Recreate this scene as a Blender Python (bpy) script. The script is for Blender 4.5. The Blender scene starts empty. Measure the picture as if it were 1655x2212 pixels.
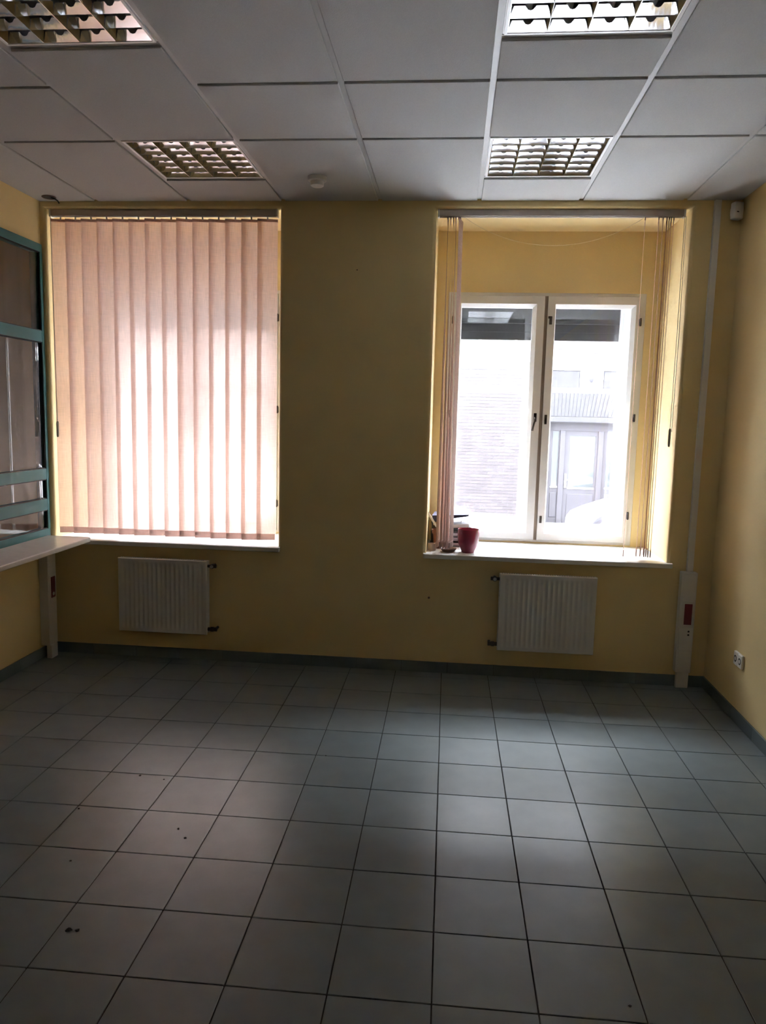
import bpy, bmesh, math, random
from mathutils import Matrix, Vector
random.seed(7)
scn = bpy.context.scene
COL = scn.collection
PI = math.pi

# ------------------------------------------------------------------ camera
RIGHT = (0.99527584, 0.09390024, 0.02467268)
UPV = (-0.03613586, 0.12240922, 0.99182165)
FWD = (-0.09011213, 0.9880277, -0.12522411)
cam = bpy.data.cameras.new('camera')
cam.sensor_fit = 'HORIZONTAL'; cam.sensor_width = 36.0
cam.lens = 36.0 * 1607.54 / 1655.0
cam.clip_start = 0.05; cam.clip_end = 200
co = bpy.data.objects.new('camera', cam); COL.objects.link(co)
M4 = Matrix.Identity(4)
for i in range(3):
    M4[i][0] = RIGHT[i]; M4[i][1] = UPV[i]; M4[i][2] = -FWD[i]
M4[0][3], M4[1][3], M4[2][3] = 1.9614, -4.7133, 1.6403
co.matrix_world = M4
scn.camera = co

# ------------------------------------------------------------------ sky, light, exposure
SKY = 2.8
w = bpy.data.worlds.new('overcast'); scn.world = w; w.use_nodes = True
bg = w.node_tree.nodes['Background']
bg.inputs['Color'].default_value = (0.93, 0.97, 1.06, 1); bg.inputs['Strength'].default_value = SKY
def portal(x0, x1, y, z0, z1):            # sampling guide for the sky through a window, gives no light itself
    l = bpy.data.lights.new('window_portal', 'AREA'); l.shape = 'RECTANGLE'
    l.size = x1 - x0; l.size_y = z1 - z0; l.cycles.is_portal = True
    o = bpy.data.objects.new('window_portal', l); COL.objects.link(o)
    o.location = ((x0 + x1) / 2, y, (z0 + z1) / 2); o.rotation_euler = (-PI / 2, 0, 0)
portal(-0.58, 0.74, 0.93, 0.80, 2.50)
portal(1.90, 3.22, 0.93, 0.80, 2.50)
scn.view_settings.view_transform = 'Standard'; scn.view_settings.look = 'None'
scn.view_settings.gamma = 1.0; scn.view_settings.use_curve_mapping = False
scn.view_settings.exposure = 4.72
cy = scn.cycles
cy.max_bounces = 14; cy.diffuse_bounces = 8; cy.glossy_bounces = 6; cy.transmission_bounces = 8
cy.transparent_max_bounces = 24; cy.caustics_reflective = True; cy.caustics_refractive = True
cy.sample_clamp_indirect = 6.0; cy.use_denoising = True

# ------------------------------------------------------------------ materials
def nodes(m):
    m.use_nodes = True
    return m.node_tree.nodes, m.node_tree.links
def mat(name, col, rough=0.6, metal=0.0, var=0.0, vscale=6.0, bump=0.0, bscale=200.0, bdist=0.002, rnd=0.0, col2=None, spec=0.5, coat=0.0, stretch=None):
    m = bpy.data.materials.new(name); N, L = nodes(m)
    p = N['Principled BSDF']
    p.inputs['Roughness'].default_value = rough; p.inputs['Metallic'].default_value = metal
    p.inputs['Specular IOR Level'].default_value = spec
    p.inputs['Coat Weight'].default_value = coat
    c = (*col, 1); p.inputs['Base Color'].default_value = c
    tc = N.new('ShaderNodeTexCoord'); src = tc.outputs['Object']
    if stretch:
        mp = N.new('ShaderNodeMapping'); mp.inputs['Scale'].default_value = stretch
        L.new(src, mp.inputs['Vector']); src = mp.outputs['Vector']
    out = None
    if var or col2:
        n = N.new('ShaderNodeTexNoise'); n.inputs['Scale'].default_value = vscale; n.inputs['Detail'].default_value = 5
        L.new(src, n.inputs['Vector'])
        mx = N.new('ShaderNodeMix'); mx.data_type = 'RGBA'
        c2 = col2 if col2 else tuple(v * (1 - var) for v in col)
        mx.inputs['A'].default_value = c; mx.inputs['B'].default_value = (*c2, 1)
        rp = N.new('ShaderNodeMapRange'); rp.inputs['From Min'].default_value = 0.35; rp.inputs['From Max'].default_value = 0.65
        L.new(n.outputs['Fac'], rp.inputs['Value']); L.new(rp.outputs['Result'], mx.inputs['Factor'])
        out = mx.outputs['Result']
    if rnd:
        oi = N.new('ShaderNodeObjectInfo'); mr = N.new('ShaderNodeMapRange')
        mr.inputs['To Min'].default_value = 1 - rnd; mr.inputs['To Max'].default_value = 1 + rnd
        L.new(oi.outputs['Random'], mr.inputs['Value'])
        hs = N.new('ShaderNodeHueSaturation')
        if out: L.new(out, hs.inputs['Color'])
        else: hs.inputs['Color'].default_value = c
        L.new(mr.outputs['Result'], hs.inputs['Value']); out = hs.outputs['Color']
    if out: L.new(out, p.inputs['Base Color'])
    if bump:
        n = N.new('ShaderNodeTexNoise'); n.inputs['Scale'].default_value = bscale; n.inputs['Detail'].default_value = 3
        L.new(src, n.inputs['Vector'])
        b = N.new('ShaderNodeBump'); b.inputs['Strength'].default_value = bump; b.inputs['Distance'].default_value = bdist
        L.new(n.outputs['Fac'], b.inputs['Height']); L.new(b.outputs['Normal'], p.inputs['Normal'])
    return m
def glass_mat(name, tint=(0.985, 0.99, 0.988), rough=0.0):
    m = bpy.data.materials.new(name); N, L = nodes(m); N.remove(N['Principled BSDF'])
    t = N.new('ShaderNodeBsdfTransparent'); t.inputs['Color'].default_value = (*tint, 1)
    g = N.new('ShaderNodeBsdfGlossy'); g.inputs['Roughness'].default_value = rough
    f = N.new('ShaderNodeFresnel'); ge = N.new('ShaderNodeNewGeometry'); mr = N.new('ShaderNodeMapRange')
    mr.inputs['To Min'].default_value = 1.5; mr.inputs['To Max'].default_value = 1 / 1.5      # same air-to-glass reflectance on both faces of a pane
    L.new(ge.outputs['Backfacing'], mr.inputs['Value']); L.new(mr.outputs['Result'], f.inputs['IOR'])
    mx = N.new('ShaderNodeMixShader')
    L.new(f.outputs[0], mx.inputs[0]); L.new(t.outputs[0], mx.inputs[1]); L.new(g.outputs[0], mx.inputs[2])
    L.new(mx.outputs[0], N['Material Output'].inputs['Surface'])
    return m
def fabric_mat(name, col, trans, see):
    m = bpy.data.materials.new(name); N, L = nodes(m); N.remove(N['Principled BSDF'])
    tc = N.new('ShaderNodeTexCoord')
    def weave(sc):
        mp = N.new('ShaderNodeMapping'); mp.inputs['Scale'].default_value = sc
        n = N.new('ShaderNodeTexNoise'); n.inputs['Scale'].default_value = 1.0; n.inputs['Detail'].default_value = 4
        L.new(tc.outputs['Object'], mp.inputs['Vector']); L.new(mp.outputs['Vector'], n.inputs['Vector']); return n.outputs['Fac']
    a = weave((260, 260, 14)); b = weave((14, 14, 260))
    ad = N.new('ShaderNodeMath'); ad.operation = 'ADD'; L.new(a, ad.inputs[0]); L.new(b, ad.inputs[1])
    mr = N.new('ShaderNodeMapRange'); mr.inputs['From Min'].default_value = 0.7; mr.inputs['From Max'].default_value = 1.3
    mr.inputs['To Min'].default_value = 0.80; mr.inputs['To Max'].default_value = 1.0
    L.new(ad.outputs[0], mr.inputs['Value'])
    hs = N.new('ShaderNodeHueSaturation'); hs.inputs['Color'].default_value = (*col, 1); L.new(mr.outputs['Result'], hs.inputs['Value'])
    d = N.new('ShaderNodeBsdfDiffuse'); t = N.new('ShaderNodeBsdfTranslucent'); r = N.new('ShaderNodeBsdfRefraction')
    r.inputs['IOR'].default_value = 1.30; r.inputs['Roughness'].default_value = 0.72
    for s in (d, t, r): L.new(hs.outputs['Color'], s.inputs['Color'])
    m1 = N.new('ShaderNodeMixShader'); m1.inputs[0].default_value = trans
    L.new(d.outputs[0], m1.inputs[1]); L.new(t.outputs[0], m1.inputs[2])
    m2 = N.new('ShaderNodeMixShader'); m2.inputs[0].default_value = see
    L.new(m1.outputs[0], m2.inputs[1]); L.new(r.outputs[0], m2.inputs[2])
    L.new(m2.outputs[0], N['Material Output'].inputs['Surface'])
    return m

M = dict(
    wall=mat('yellow_wall_paint', (0.785, 0.625, 0.32), 0.75, var=0.06, vscale=2.5, bump=0.25, bscale=160, bdist=0.002),
    grout=mat('dark_grout', (0.022, 0.021, 0.02), 0.9),
    tile=mat('grey_floor_tile', (0.182, 0.216, 0.230), 0.30, var=0.10, vscale=9, bump=0.06, bscale=380, bdist=0.001, rnd=0.045, spec=0.45),
    skirt=mat('blue_grey_skirting_tile', (0.15, 0.185, 0.195), 0.45, var=0.08, vscale=12, rnd=0.05),
    ceil=mat('mineral_ceiling_tile', (0.50, 0.505, 0.51), 0.9, var=0.05, vscale=160, bump=0.55, bscale=230, bdist=0.003, stretch=(1.6, 0.7, 1)),
    slab=mat('grey_concrete_slab', (0.25, 0.25, 0.25), 0.9),
    tee=mat('white_grid_steel', (0.48, 0.48, 0.48), 0.45),
    lampwhite=mat('white_lamp_frame', (0.82, 0.82, 0.82), 0.35),
    mirror=mat('mirror_aluminium', (0.80, 0.81, 0.83), 0.08, 1.0, bump=0.16, bscale=11, bdist=0.006),
    housing=mat('lamp_housing_grey', (0.22, 0.22, 0.21), 0.5),
    tube=mat('white_lamp_tube', (0.85, 0.85, 0.84), 0.25),
    sill=mat('white_sill_board', (0.80, 0.80, 0.80), 0.35, var=0.05, vscale=14),
    counter=mat('grey_white_counter', (0.62, 0.61, 0.60), 0.30, var=0.08, vscale=20),
    frame=mat('white_window_paint', (0.73, 0.715, 0.70), 0.4, var=0.03, vscale=8),
    gapm=mat('brown_window_gap', (0.30, 0.23, 0.18), 0.7),
    bead=mat('white_glazing_bead', (0.78, 0.79, 0.80), 0.35),
    shutter=mat('grey_roller_shutter', (0.030, 0.029, 0.029), 0.6),
    iron=mat('dark_bronze_fitting', (0.10, 0.085, 0.08), 0.4, 0.7),
    glass=glass_mat('window_glass'),
    pglass=glass_mat('partition_glass', (0.86, 0.88, 0.87)),
    teal=mat('teal_frame_paint', (0.045, 0.18, 0.197), 0.5, var=0.04, vscale=5),
    gasket=mat('black_gasket', (0.012, 0.013, 0.015), 0.5),
    radiator=mat('white_radiator_enamel', (0.66, 0.65, 0.63), 0.4),
    plastic=mat('white_plastic', (0.72, 0.70, 0.67), 0.45),
    red=mat('red_socket_plastic', (0.17, 0.010, 0.022), 0.35),
    black=mat('black_plastic', (0.012, 0.012, 0.014), 0.4),
    rail=mat('beige_headrail', (0.45, 0.40, 0.36), 0.45),
    pocket=fabric_mat('vane_weight_pocket', (0.70, 0.54, 0.49), 0.55, 0.14),
    vane=fabric_mat('pink_blind_fabric', (0.85, 0.655, 0.585), 0.40, 0.36),
    chain=mat('blind_chain', (0.55, 0.50, 0.44), 0.5),
    cord=mat('pale_cord', (0.80, 0.70, 0.50), 0.6),
    pot=mat('burgundy_glaze', (0.30, 0.035, 0.08), 0.16, coat=0.5),
    terra=mat('terracotta', (0.25, 0.085, 0.055), 0.7, var=0.15, vscale=20),
    beige=mat('beige_ceramic', (0.52, 0.40, 0.34), 0.5),
    brown=mat('brown_dish', (0.16, 0.09, 0.07), 0.45),
    paper=mat('white_paper', (0.80, 0.80, 0.80), 0.8, var=0.04, vscale=60, stretch=(1, 1, 12)),
    navy=mat('navy_cover', (0.045, 0.05, 0.10), 0.28),
    sheen_blue=mat('painted_window_sheen', (0.36, 0.40, 0.66), 0.3),  # sheen of window light on the navy folder, put into the colour
    chrome=mat('chrome_ring', (0.70, 0.70, 0.72), 0.2, 1.0),
    greyb=mat('grey_board', (0.16, 0.16, 0.17), 0.6),
    brick=mat('pale_red_brick', (0.028, 0.0215, 0.024), 0.85, var=0.0, vscale=1.3, col2=(0.041, 0.035, 0.0375), rnd=0.2),
    mortar=mat('pale_mortar', (0.078, 0.076, 0.078), 0.9),
    facade=mat('white_facade_plaster', (0.72, 0.72, 0.74), 0.9, var=0.04, vscale=3),
    stone=mat('mauve_stone', (0.018, 0.017, 0.021), 0.85, col2=(0.027, 0.026, 0.030), vscale=14),
    doorw=mat('mauve_door_paint', (0.0225, 0.020, 0.0255), 0.6, col2=(0.027, 0.0245, 0.029), vscale=5, stretch=(6, 1, 0.6)),
    doorg=mat('street_door_glass', (0.036, 0.041, 0.043), 0.05, 0.0, spec=0.6),
    street=mat('pale_pavement', (0.36, 0.36, 0.37), 0.9, var=0.1, vscale=1.5),
    carp=mat('white_car_paint', (0.78, 0.78, 0.79), 0.25, coat=0.6),
    carg=mat('dark_car_glass', (0.06, 0.065, 0.09), 0.08),
    lampg=mat('car_headlight', (0.022, 0.022, 0.030), 0.15),
    tyre=mat('tyre_rubber', (0.03, 0.03, 0.03), 0.8),
    crumb=mat('dark_crumb', (0.03, 0.028, 0.025), 0.9),
)

# ------------------------------------------------------------------ helpers
def new(): return bmesh.new()
def box(b, x0, x1, y0, y1, z0, z1, r=0.0, seg=2):
    vs = [b.verts.new((x, y, z)) for x in (x0, x1) for y in (y0, y1) for z in (z0, z1)]
    q = [(0, 1, 3, 2), (4, 6, 7, 5), (0, 4, 5, 1), (2, 3, 7, 6), (0, 2, 6, 4), (1, 5, 7, 3)]
    fs = [b.faces.new([vs[i] for i in f]) for f in q]
    if r > 0:
        es = list({e for f in fs for e in f.edges})
        bmesh.ops.bevel(b, geom=es, offset=r, segments=seg, affect='EDGES', profile=0.5)
    return vs
def loft(b, loops, closed=True, cap0=False, cap1=False):
    rows = [[b.verts.new(p) for p in l] for l in loops]
    n = len(rows[0])
    for a, c in zip(rows, rows[1:]):
        for i in range(n if closed else n - 1):
            j = (i + 1) % n
            b.faces.new((a[i], a[j], c[j], c[i]))
    if cap0: b.faces.new(rows[0])
    if cap1: b.faces.new(rows[-1][::-1])
    return rows
def lathe(b, prof, c, n=32, cap0=True, cap1=False):
    loft(b, [[(c[0] + r * math.cos(2 * PI * i / n), c[1] + r * math.sin(2 * PI * i / n), c[2] + z) for i in range(n)] for r, z in prof], True, cap0, cap1)
def tube(b, pts, r, n=8, caps=True):
    pts = [Vector(p) for p in pts]; loops = []
    for i, p in enumerate(pts):
        t = (pts[min(i + 1, len(pts) - 1)] - pts[max(i - 1, 0)]).normalized()
        a = Vector((0, 0, 1)) if abs(t.z) < 0.9 else Vector((1, 0, 0))
        u = t.cross(a).normalized(); v = t.cross(u).normalized()
        loops.append([p + r * (math.cos(2 * PI * k / n) * u + math.sin(2 * PI * k / n) * v) for k in range(n)])
    loft(b, loops, True, caps, caps)
def poly_prism(b, pts, z0, z1):
    loft(b, [[(x, y, z0) for x, y in pts], [(x, y, z1) for x, y in pts]], True, True, True)
def cyl(b, c, axis, r, h, n=20):
    c = Vector(c); ax = Vector(axis).normalized(); tube(b, [c, c + ax * h], r, n)
def obj(name, b, m, parent=None, smooth=False, local=False):
    bmesh.ops.remove_doubles(b, verts=b.verts, dist=1e-6)
    bmesh.ops.recalc_face_normals(b, faces=b.faces)
    if parent is not None and not local:
        bmesh.ops.transform(b, matrix=WM[parent.name].inverted(), verts=b.verts)
    me = bpy.data.meshes.new(name); b.to_mesh(me); b.free()
    if smooth:
        me.polygons.foreach_set('use_smooth', [True] * len(me.polygons))
        try: me.set_sharp_from_angle(angle=math.radians(38))
        except Exception: pass
    ms = m if isinstance(m, (list, tuple)) else [m]
    for q in ms: me.materials.append(q)
    return link(name, me, parent)
WM = {}
def link(name, me, parent=None, loc=(0, 0, 0), rot=(0, 0, 0)):
    o = bpy.data.objects.new(name, me); COL.objects.link(o)
    o.location = loc; o.rotation_euler = rot
    if parent is not None: o.parent = parent
    mw = Matrix.LocRotScale(Vector(loc), o.rotation_euler, Vector((1, 1, 1)))
    WM[o.name] = (WM[parent.name] @ mw) if parent is not None else mw
    return o
def thing(name, label, cat, loc=(0, 0, 0), rotz=0.0, group=None):
    o = link(name, None, None, loc, (0, 0, rotz))
    o['label'] = label; o['category'] = cat
    if group: o['group'] = group
    return o
def tag(o, label, cat, group=None):
    o['label'] = label; o['category'] = cat
    if group: o['group'] = group
    return o
def struct(o, label=None):
    o['kind'] = 'structure'
    if label: o['label'] = label
    return o
def copy_tree(o, parent=None):
    c = o.copy(); COL.objects.link(c)
    if parent is not None: c.parent = parent
    for ch in list(o.children): copy_tree(ch, c)
    return c

# ------------------------------------------------------------------ measures of the room
XL, XR, H, YB = -0.714, 3.595, 2.953, -6.4
OPEN = [(-0.676, 0.848), (1.814, 3.318)]          # window niches in the back wall
ZS, ZT = 0.788, 2.913                              # sill top, niche head
DEP = 0.57                                         # niche depth
WIN = [(-0.585, 0.737), (1.900, 3.222)]            # window frames at the back of the niches
WZ0, WZ1 = 0.795, 2.511
YO = 0.90                                          # outer face of the wall

# ------------------------------------------------------------------ walls
def rect(x0, x1, y, z0, z1): return [(x0, y, z0), (x1, y, z0), (x1, y, z1), (x0, y, z1)]
b = new()
r = 0.022
holes = [(x0 - r, x1 + r, ZS - 0.028, ZT + r * 0.6) for x0, x1 in OPEN]
xs = sorted({-4.2, XR + 0.3} | {h[0] for h in holes} | {h[1] for h in holes})
zs = [-1.0, holes[0][2], holes[0][3], 3.6]
for y in (0.0, YO):
    hs = holes if y == 0.0 else [(x0, x1, WZ0, WZ1) for x0, x1 in WIN]
    xx = sorted({-4.2, XR + 0.3} | {h[0] for h in hs} | {h[1] for h in hs}); zz = [-1.0, hs[0][2], hs[0][3], 3.6]
    g = {(i, j): b.verts.new((x, y, z)) for i, x in enumerate(xx) for j, z in enumerate(zz)}
    for i in range(len(xx) - 1):
        for j in range(3):
            if j == 1 and i in (1, 3): continue
            b.faces.new((g[i, j], g[i + 1, j], g[i + 1, j + 1], g[i, j + 1]))
for (x0, x1), (wx0, wx1) in zip(OPEN, WIN):
    loops = []
    for k in range(6):
        a = k / 5 * PI / 2
        e = r * (1 - math.sin(a)); yy = r * (1 - math.cos(a))
        loops.append(rect(x0 - e, x1 + e, yy, ZS - 0.028, ZT + e * 0.6))
    loops.append(rect(x0, x1, DEP, ZS - 0.028, ZT))
    loft(b, loops)
    # back of the niche round the window, then through to the street face
    loft(b, [rect(x0, x1, DEP, ZS - 0.028, ZT), rect(wx0, wx1, DEP, WZ0, WZ1), rect(wx0, wx1, YO, WZ0, WZ1)])
wall_back = struct(obj('wall_back', b, M['wall']), 'yellow painted wall with two deep window niches')

b = new(); box(b, XR, XR + 0.25, YB, 0, -0.3, 3.4)
struct(obj('wall_right', b, M['wall']), 'yellow painted wall along the right side')
b = new(); box(b, XL - 0.3, XR + 0.25, YB - 0.2, YB, -0.3, 3.4)
struct(obj('wall_front', b, M['wall']), 'yellow wall opposite the windows')
# left wall with the glazed partition opening
PY0, PY1, PZ0, PZ1 = -2.30, -0.006, 0.800, 2.687
b = new()
for y0, y1, z0, z1 in [(YB, 0, -0.3, PZ0), (YB, 0, PZ1, 3.4), (YB, PY0, PZ0, PZ1), (PY1, 0, PZ0, PZ1)]:
    box(b, XL - 0.10, XL, y0, y1, z0, z1)
struct(obj('wall_left', b, M['wall']), 'yellow wall with a teal framed glass partition')
# the next room seen through the partition
b = new(); box(b, -4.2, -4.0, YB, 0, -0.3, 3.4); struct(obj('wall_office_left', b, M['wall']), 'yellow far wall of the room behind the glass')
b = new(); box(b, -4.0, XL - 0.3, YB - 0.2, YB, -0.3, 3.4); struct(obj('wall_office_front', b, M['wall']), 'yellow end wall of the room behind the glass')

# ------------------------------------------------------------------ floor
b = new(); box(b, -4.0, XR + 0.2, YB, 0, -0.30, -0.0035)
floor = struct(obj('floor', b, M['grout']), 'grey tiled floor with dark joints')
S, FX, FY, FA = 0.2993, 1.9470, -0.9961, 0.0064
J = 0.0042
def clip(poly, ax, lim, keep_less):
    out = []
    for i in range(len(poly)):
        p, q = poly[i], poly[(i + 1) % len(poly)]
        ip = (p[ax] <= lim) == keep_less; iq = (q[ax] <= lim) == keep_less
        if ip: out.append(p)
        if ip != iq:
            t = (lim - p[ax]) / (q[ax] - p[ax])
            out.append((p[0] + t * (q[0] - p[0]), p[1] + t * (q[1] - p[1])))
    return out
ca, sa = math.cos(FA), math.sin(FA)
def tile_poly(c, rr):
    u0, u1 = S * c + J / 2, S * (c + 1) - J / 2
    v0, v1 = -S * rr + J / 2, -S * (rr - 1) - J / 2
    return [(FX + ca * u - sa * v, FY + sa * u + ca * v) for u, v in ((u0, v0), (u1, v0), (u1, v1), (u0, v1))]
hs_ = (S - J) / 2
b = new(); box(b, -hs_, hs_, -hs_, hs_, -0.008, 0.0, 0.0012, 1)
whole = bpy.data.meshes.new('tile'); b.to_mesh(whole); b.free(); whole.materials.append(M['tile'])
rest = new()
for rr in range(-4, 20):
    for c in range(-10, 7):
        P = tile_poly(c, rr)
        Q = P
        for ax, lim, kl in ((0, XR - 0.002, True), (0, XL + 0.002, False), (1, -0.002, True), (1, YB + 0.002, False)):
            Q = clip(Q, ax, lim, kl) if Q else Q
        if len(Q) < 3: continue
        if rr > 12:
            poly_prism(rest, Q, -0.008, 0.0); continue
        if len(Q) == 4 and all(abs(a[0] - d[0]) + abs(a[1] - d[1]) < 1e-6 for a, d in zip(P, Q)):
            cx = sum(p[0] for p in P) / 4; cyy = sum(p[1] for p in P) / 4
            link('tile', whole, floor, (cx, cyy, 0), (0, 0, FA))
        else:
            xs_ = [q[0] for q in Q]; ys_ = [q[1] for q in Q]
            if max(xs_) - min(xs_) < 0.012 or max(ys_) - min(ys_) < 0.012: continue
            t = new(); poly_prism(t, Q, -0.008, 0.0); obj('tile', t, M['tile'], floor)
o = obj('tiles', rest, M['tile'], floor); o['kind'] = 'stuff'

# skirting tiles
def skirting(name, label, pts):
    b = new(); (xa, ya), (xb, yb) = pts
    dx, dy = xb - xa, yb - ya; Ln = math.hypot(dx, dy); ux, uy = dx / Ln, dy / Ln; nx, ny = -uy, ux
    def slabq(b, s0, s1, t0, t1, z0, z1):
        q = [(xa + ux * s + nx * t, ya + uy * s + ny * t) for s, t in ((s0, t0), (s1, t0), (s1, t1), (s0, t1))]
        poly_prism(b, q, z0, z1)
    slabq(b, 0, Ln, 0.0, 0.004, 0.0, 0.070)
    base = struct(obj(name, b, M['grout']), label)
    s = 0.11
    edges = [0.0] + [s + S * k for k in range(40) if s + S * k < Ln] + [Ln]
    for e0, e1 in zip(edges, edges[1:]):
        if e1 - e0 < 0.01: continue
        t = new(); slabq(t, e0 + 0.0012, e1 - 0.0012, 0.004, 0.0115, 0.001, 0.072); obj('tile', t, M['skirt'], base)
skirting('baseboard_back', 'blue grey tile skirting under the windows', [(XR - 0.012, 0), (XL + 0.012, 0)][::1])
skirting('baseboard_right', 'blue grey tile skirting along the right wall', [(XR, -4.2), (XR, -0.0)])
skirting('baseboard_left', 'blue grey tile skirting along the left wall', [(XL, -0.0), (XL, -4.2)])

# ------------------------------------------------------------------ ceiling
b = new(); box(b, -4.0, XR + 0.2, YB, 0, H + 0.20, H + 0.35)
ceiling = struct(obj('ceiling', b, M['slab']), 'suspended white tile ceiling')
GX, D = 1.4677, 0.012
mains = [GX + 0.6 * i for i in range(-3, 4)]
cols = [XL] + mains + [XR]
for x in mains:
    t = new(); box(t, x - 0.012, x + 0.012, YB, -0.004, H + 0.009, H + 0.045); obj('grid_runner', t, M['tee'], ceiling)
LAMPS = []
std = [0, -1.012, -1.612, -2.812, -4.012, -5.212, YB]
for k in range(len(cols) - 1):
    x0, x1 = cols[k], cols[k + 1]
    rows = [(a, c, 0) for a, c in zip(std, std[1:])]
    if abs(x0 - (GX - 1.2)) < 1e-6:
        rows = [(0, -0.412, 0), (-0.412, -1.012, 1), (-1.012, -1.925, 0), (-1.925, -2.525, 1), (-2.525, -3.725, 0), (-3.725, -4.925, 0), (-4.925, YB, 0)]
    if abs(x0 - (GX + 0.6)) < 1e-6:
        rows = [(0, -0.412, 0), (-0.412, -1.012, 1), (-1.012, -1.612, 0), (-1.612, -1.925, 0), (-1.925, -2.525, 1), (-2.525, -3.438, 0), (-3.438, -4.038, 1), (-4.038, -5.212, 0), (-5.212, YB, 0)]
    xa = x0 + (0.003 if k == 0 else D); xb = x1 - (0.003 if k == len(cols) - 2 else D)
    for a, c, lamp in rows:
        ya = a - (0.003 if a == 0 else D); yc = c + (0.003 if c == YB else D)
        if c != YB:
            t = new(); box(t, x0 + (0 if k == 0 else 0.0121), x1 - (0 if k == len(cols) - 2 else 0.0121), c - 0.012, c + 0.012, H + 0.009, H + 0.04); obj('grid_cross_bar', t, M['tee'], ceiling)
        if lamp: LAMPS.append(((x0 + x1) / 2, (a + c) / 2)); continue
        t = new(); box(t, xa, xb, yc, ya, H - 0.001, H + 0.018, 0.0025, 1); obj('ceiling_tile', t, M['ceil'], ceiling)
b = new(); box(b, -4.0, XL - 0.1, YB, 0, H, H + 0.05); struct(obj('ceiling_office', b, M['ceil']), 'white ceiling of the room behind the glass')

# ------------------------------------------------------------------ louvre lamps
def make_lamp(loc, label):
    t = thing('ceiling_lamp', label, 'lamp', loc, 0, 'square louvre ceiling lamps')
    b = new()
    o_, i_ = 0.287, 0.272
    for z0, z1, oo in ((0.0105, 0.016, o_ + 0.0), (0.004, 0.0105, i_ + 0.010)):
        for q in ((-oo, oo, i_, oo), (-oo, oo, -oo, -i_), (-oo, -i_, -i_, i_), (i_, oo, -i_, i_)):
            box(b, q[0], q[1], q[2], q[3], z0, z1)
    obj('frame', b, M['lampwhite'], t, local=True)
    b = new()
    for q in ((-0.285, 0.285, 0.275, 0.285), (-0.285, 0.285, -0.285, -0.275), (-0.285, -0.275, -0.275, 0.275), (0.275, 0.285, -0.275, 0.275)):
        box(b, q[0], q[1], q[2], q[3], 0.016, 0.105)
    box(b, -0.285, 0.285, -0.285, 0.285, 0.105, 0.112)
    obj('housing', b, M['housing'], t, local=True)
    px, py = 0.1355, 0.0903
    zz = [0.006 + 0.050 * math.sin(PI / 2 * k / 8) for k in range(9)]
    def th(z, m): f = (z - 0.006) / 0.050; return 0.0012 + m * (0.66 * f + 0.34 * f * f)
    b = new()
    loft(b, [[(s * th(z, 0.0145), y, z) for y in (-0.271, 0.271)] for s, z in [(-1, z) for z in zz[::-1]] + [(1, z) for z in zz]], closed=False)
    bl = obj('louvre_blade', b, M['mirror'], t, smooth=True, local=True); bl.location = (-2 * px, 0, 0)
    for k in range(1, 5): link('louvre_blade', bl.data, t, ((k - 2) * px, 0, 0))
    b = new()
    nx_ = 12
    for s in (-1, 1):
        rows = []
        for z in [0.006 + 0.044 * k / 6 for k in range(7)]:
            f = (z - 0.006) / 0.050
            row = []
            for i in range(nx_ + 1):
                u = -1 + 2 * i / nx_
                half = px / 2 - th(z, 0.0145)
                x = u * half
                lim = 0.040 - 0.8 * math.sqrt(max(0.0, 0.016 ** 2 - x * x)) if abs(x) < 0.016 else 0.040
                z2 = 0.006 + (lim - 0.006) * ((z - 0.006) / 0.044)
                row.append((x, s * th(z2, 0.0150), z2))
            rows.append(row)
        loft(b, rows, closed=False)
    cb = None
    for m in range(7):
        for k in range(4):
            loc2 = ((k - 1.5) * px, (m - 3) * py, 0)
            if cb is None: cb = obj('cross_blade', b, M['mirror'], t, smooth=True, local=True); cb.location = loc2
            else: link('cross_blade', cb.data, t, loc2)
    b = new(); cyl(b, (0, -0.268, 0.080), (0, 1, 0), 0.013, 0.536, 14)
    tb = obj('lamp_tube', b, M['tube'], t, smooth=True, local=True); tb.location = (-1.5 * px, 0, 0)
    for k in range(1, 4): link('lamp_tube', tb.data, t, ((k - 1.5) * px, 0, 0))
    return t
lab = {(1, 2): 'square louvre ceiling lamp mirrored as four white cells in the left casement glass',
       (-1, 0): 'square louvre ceiling lamp beside the smoke detector, above the closed blind',
       (-1, 1): 'dim square louvre ceiling lamp on the left, cut by the top of the photo',
       (1, 0): 'square louvre ceiling lamp near the open window niche, bright mirror cells',
       (1, 1): 'large bright square louvre ceiling lamp on the right, cut by the top edge'}
proto = None
for x, y in LAMPS:
    l = lab[(-1 if x < 1.4 else 1, 0 if y > -1.2 else 1 if y > -3 else 2)]
    if proto is None: proto = make_lamp((x, y, H), l)
    else:
        c = copy_tree(proto); c.location = (x, y, H); c['label'] = l

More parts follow.
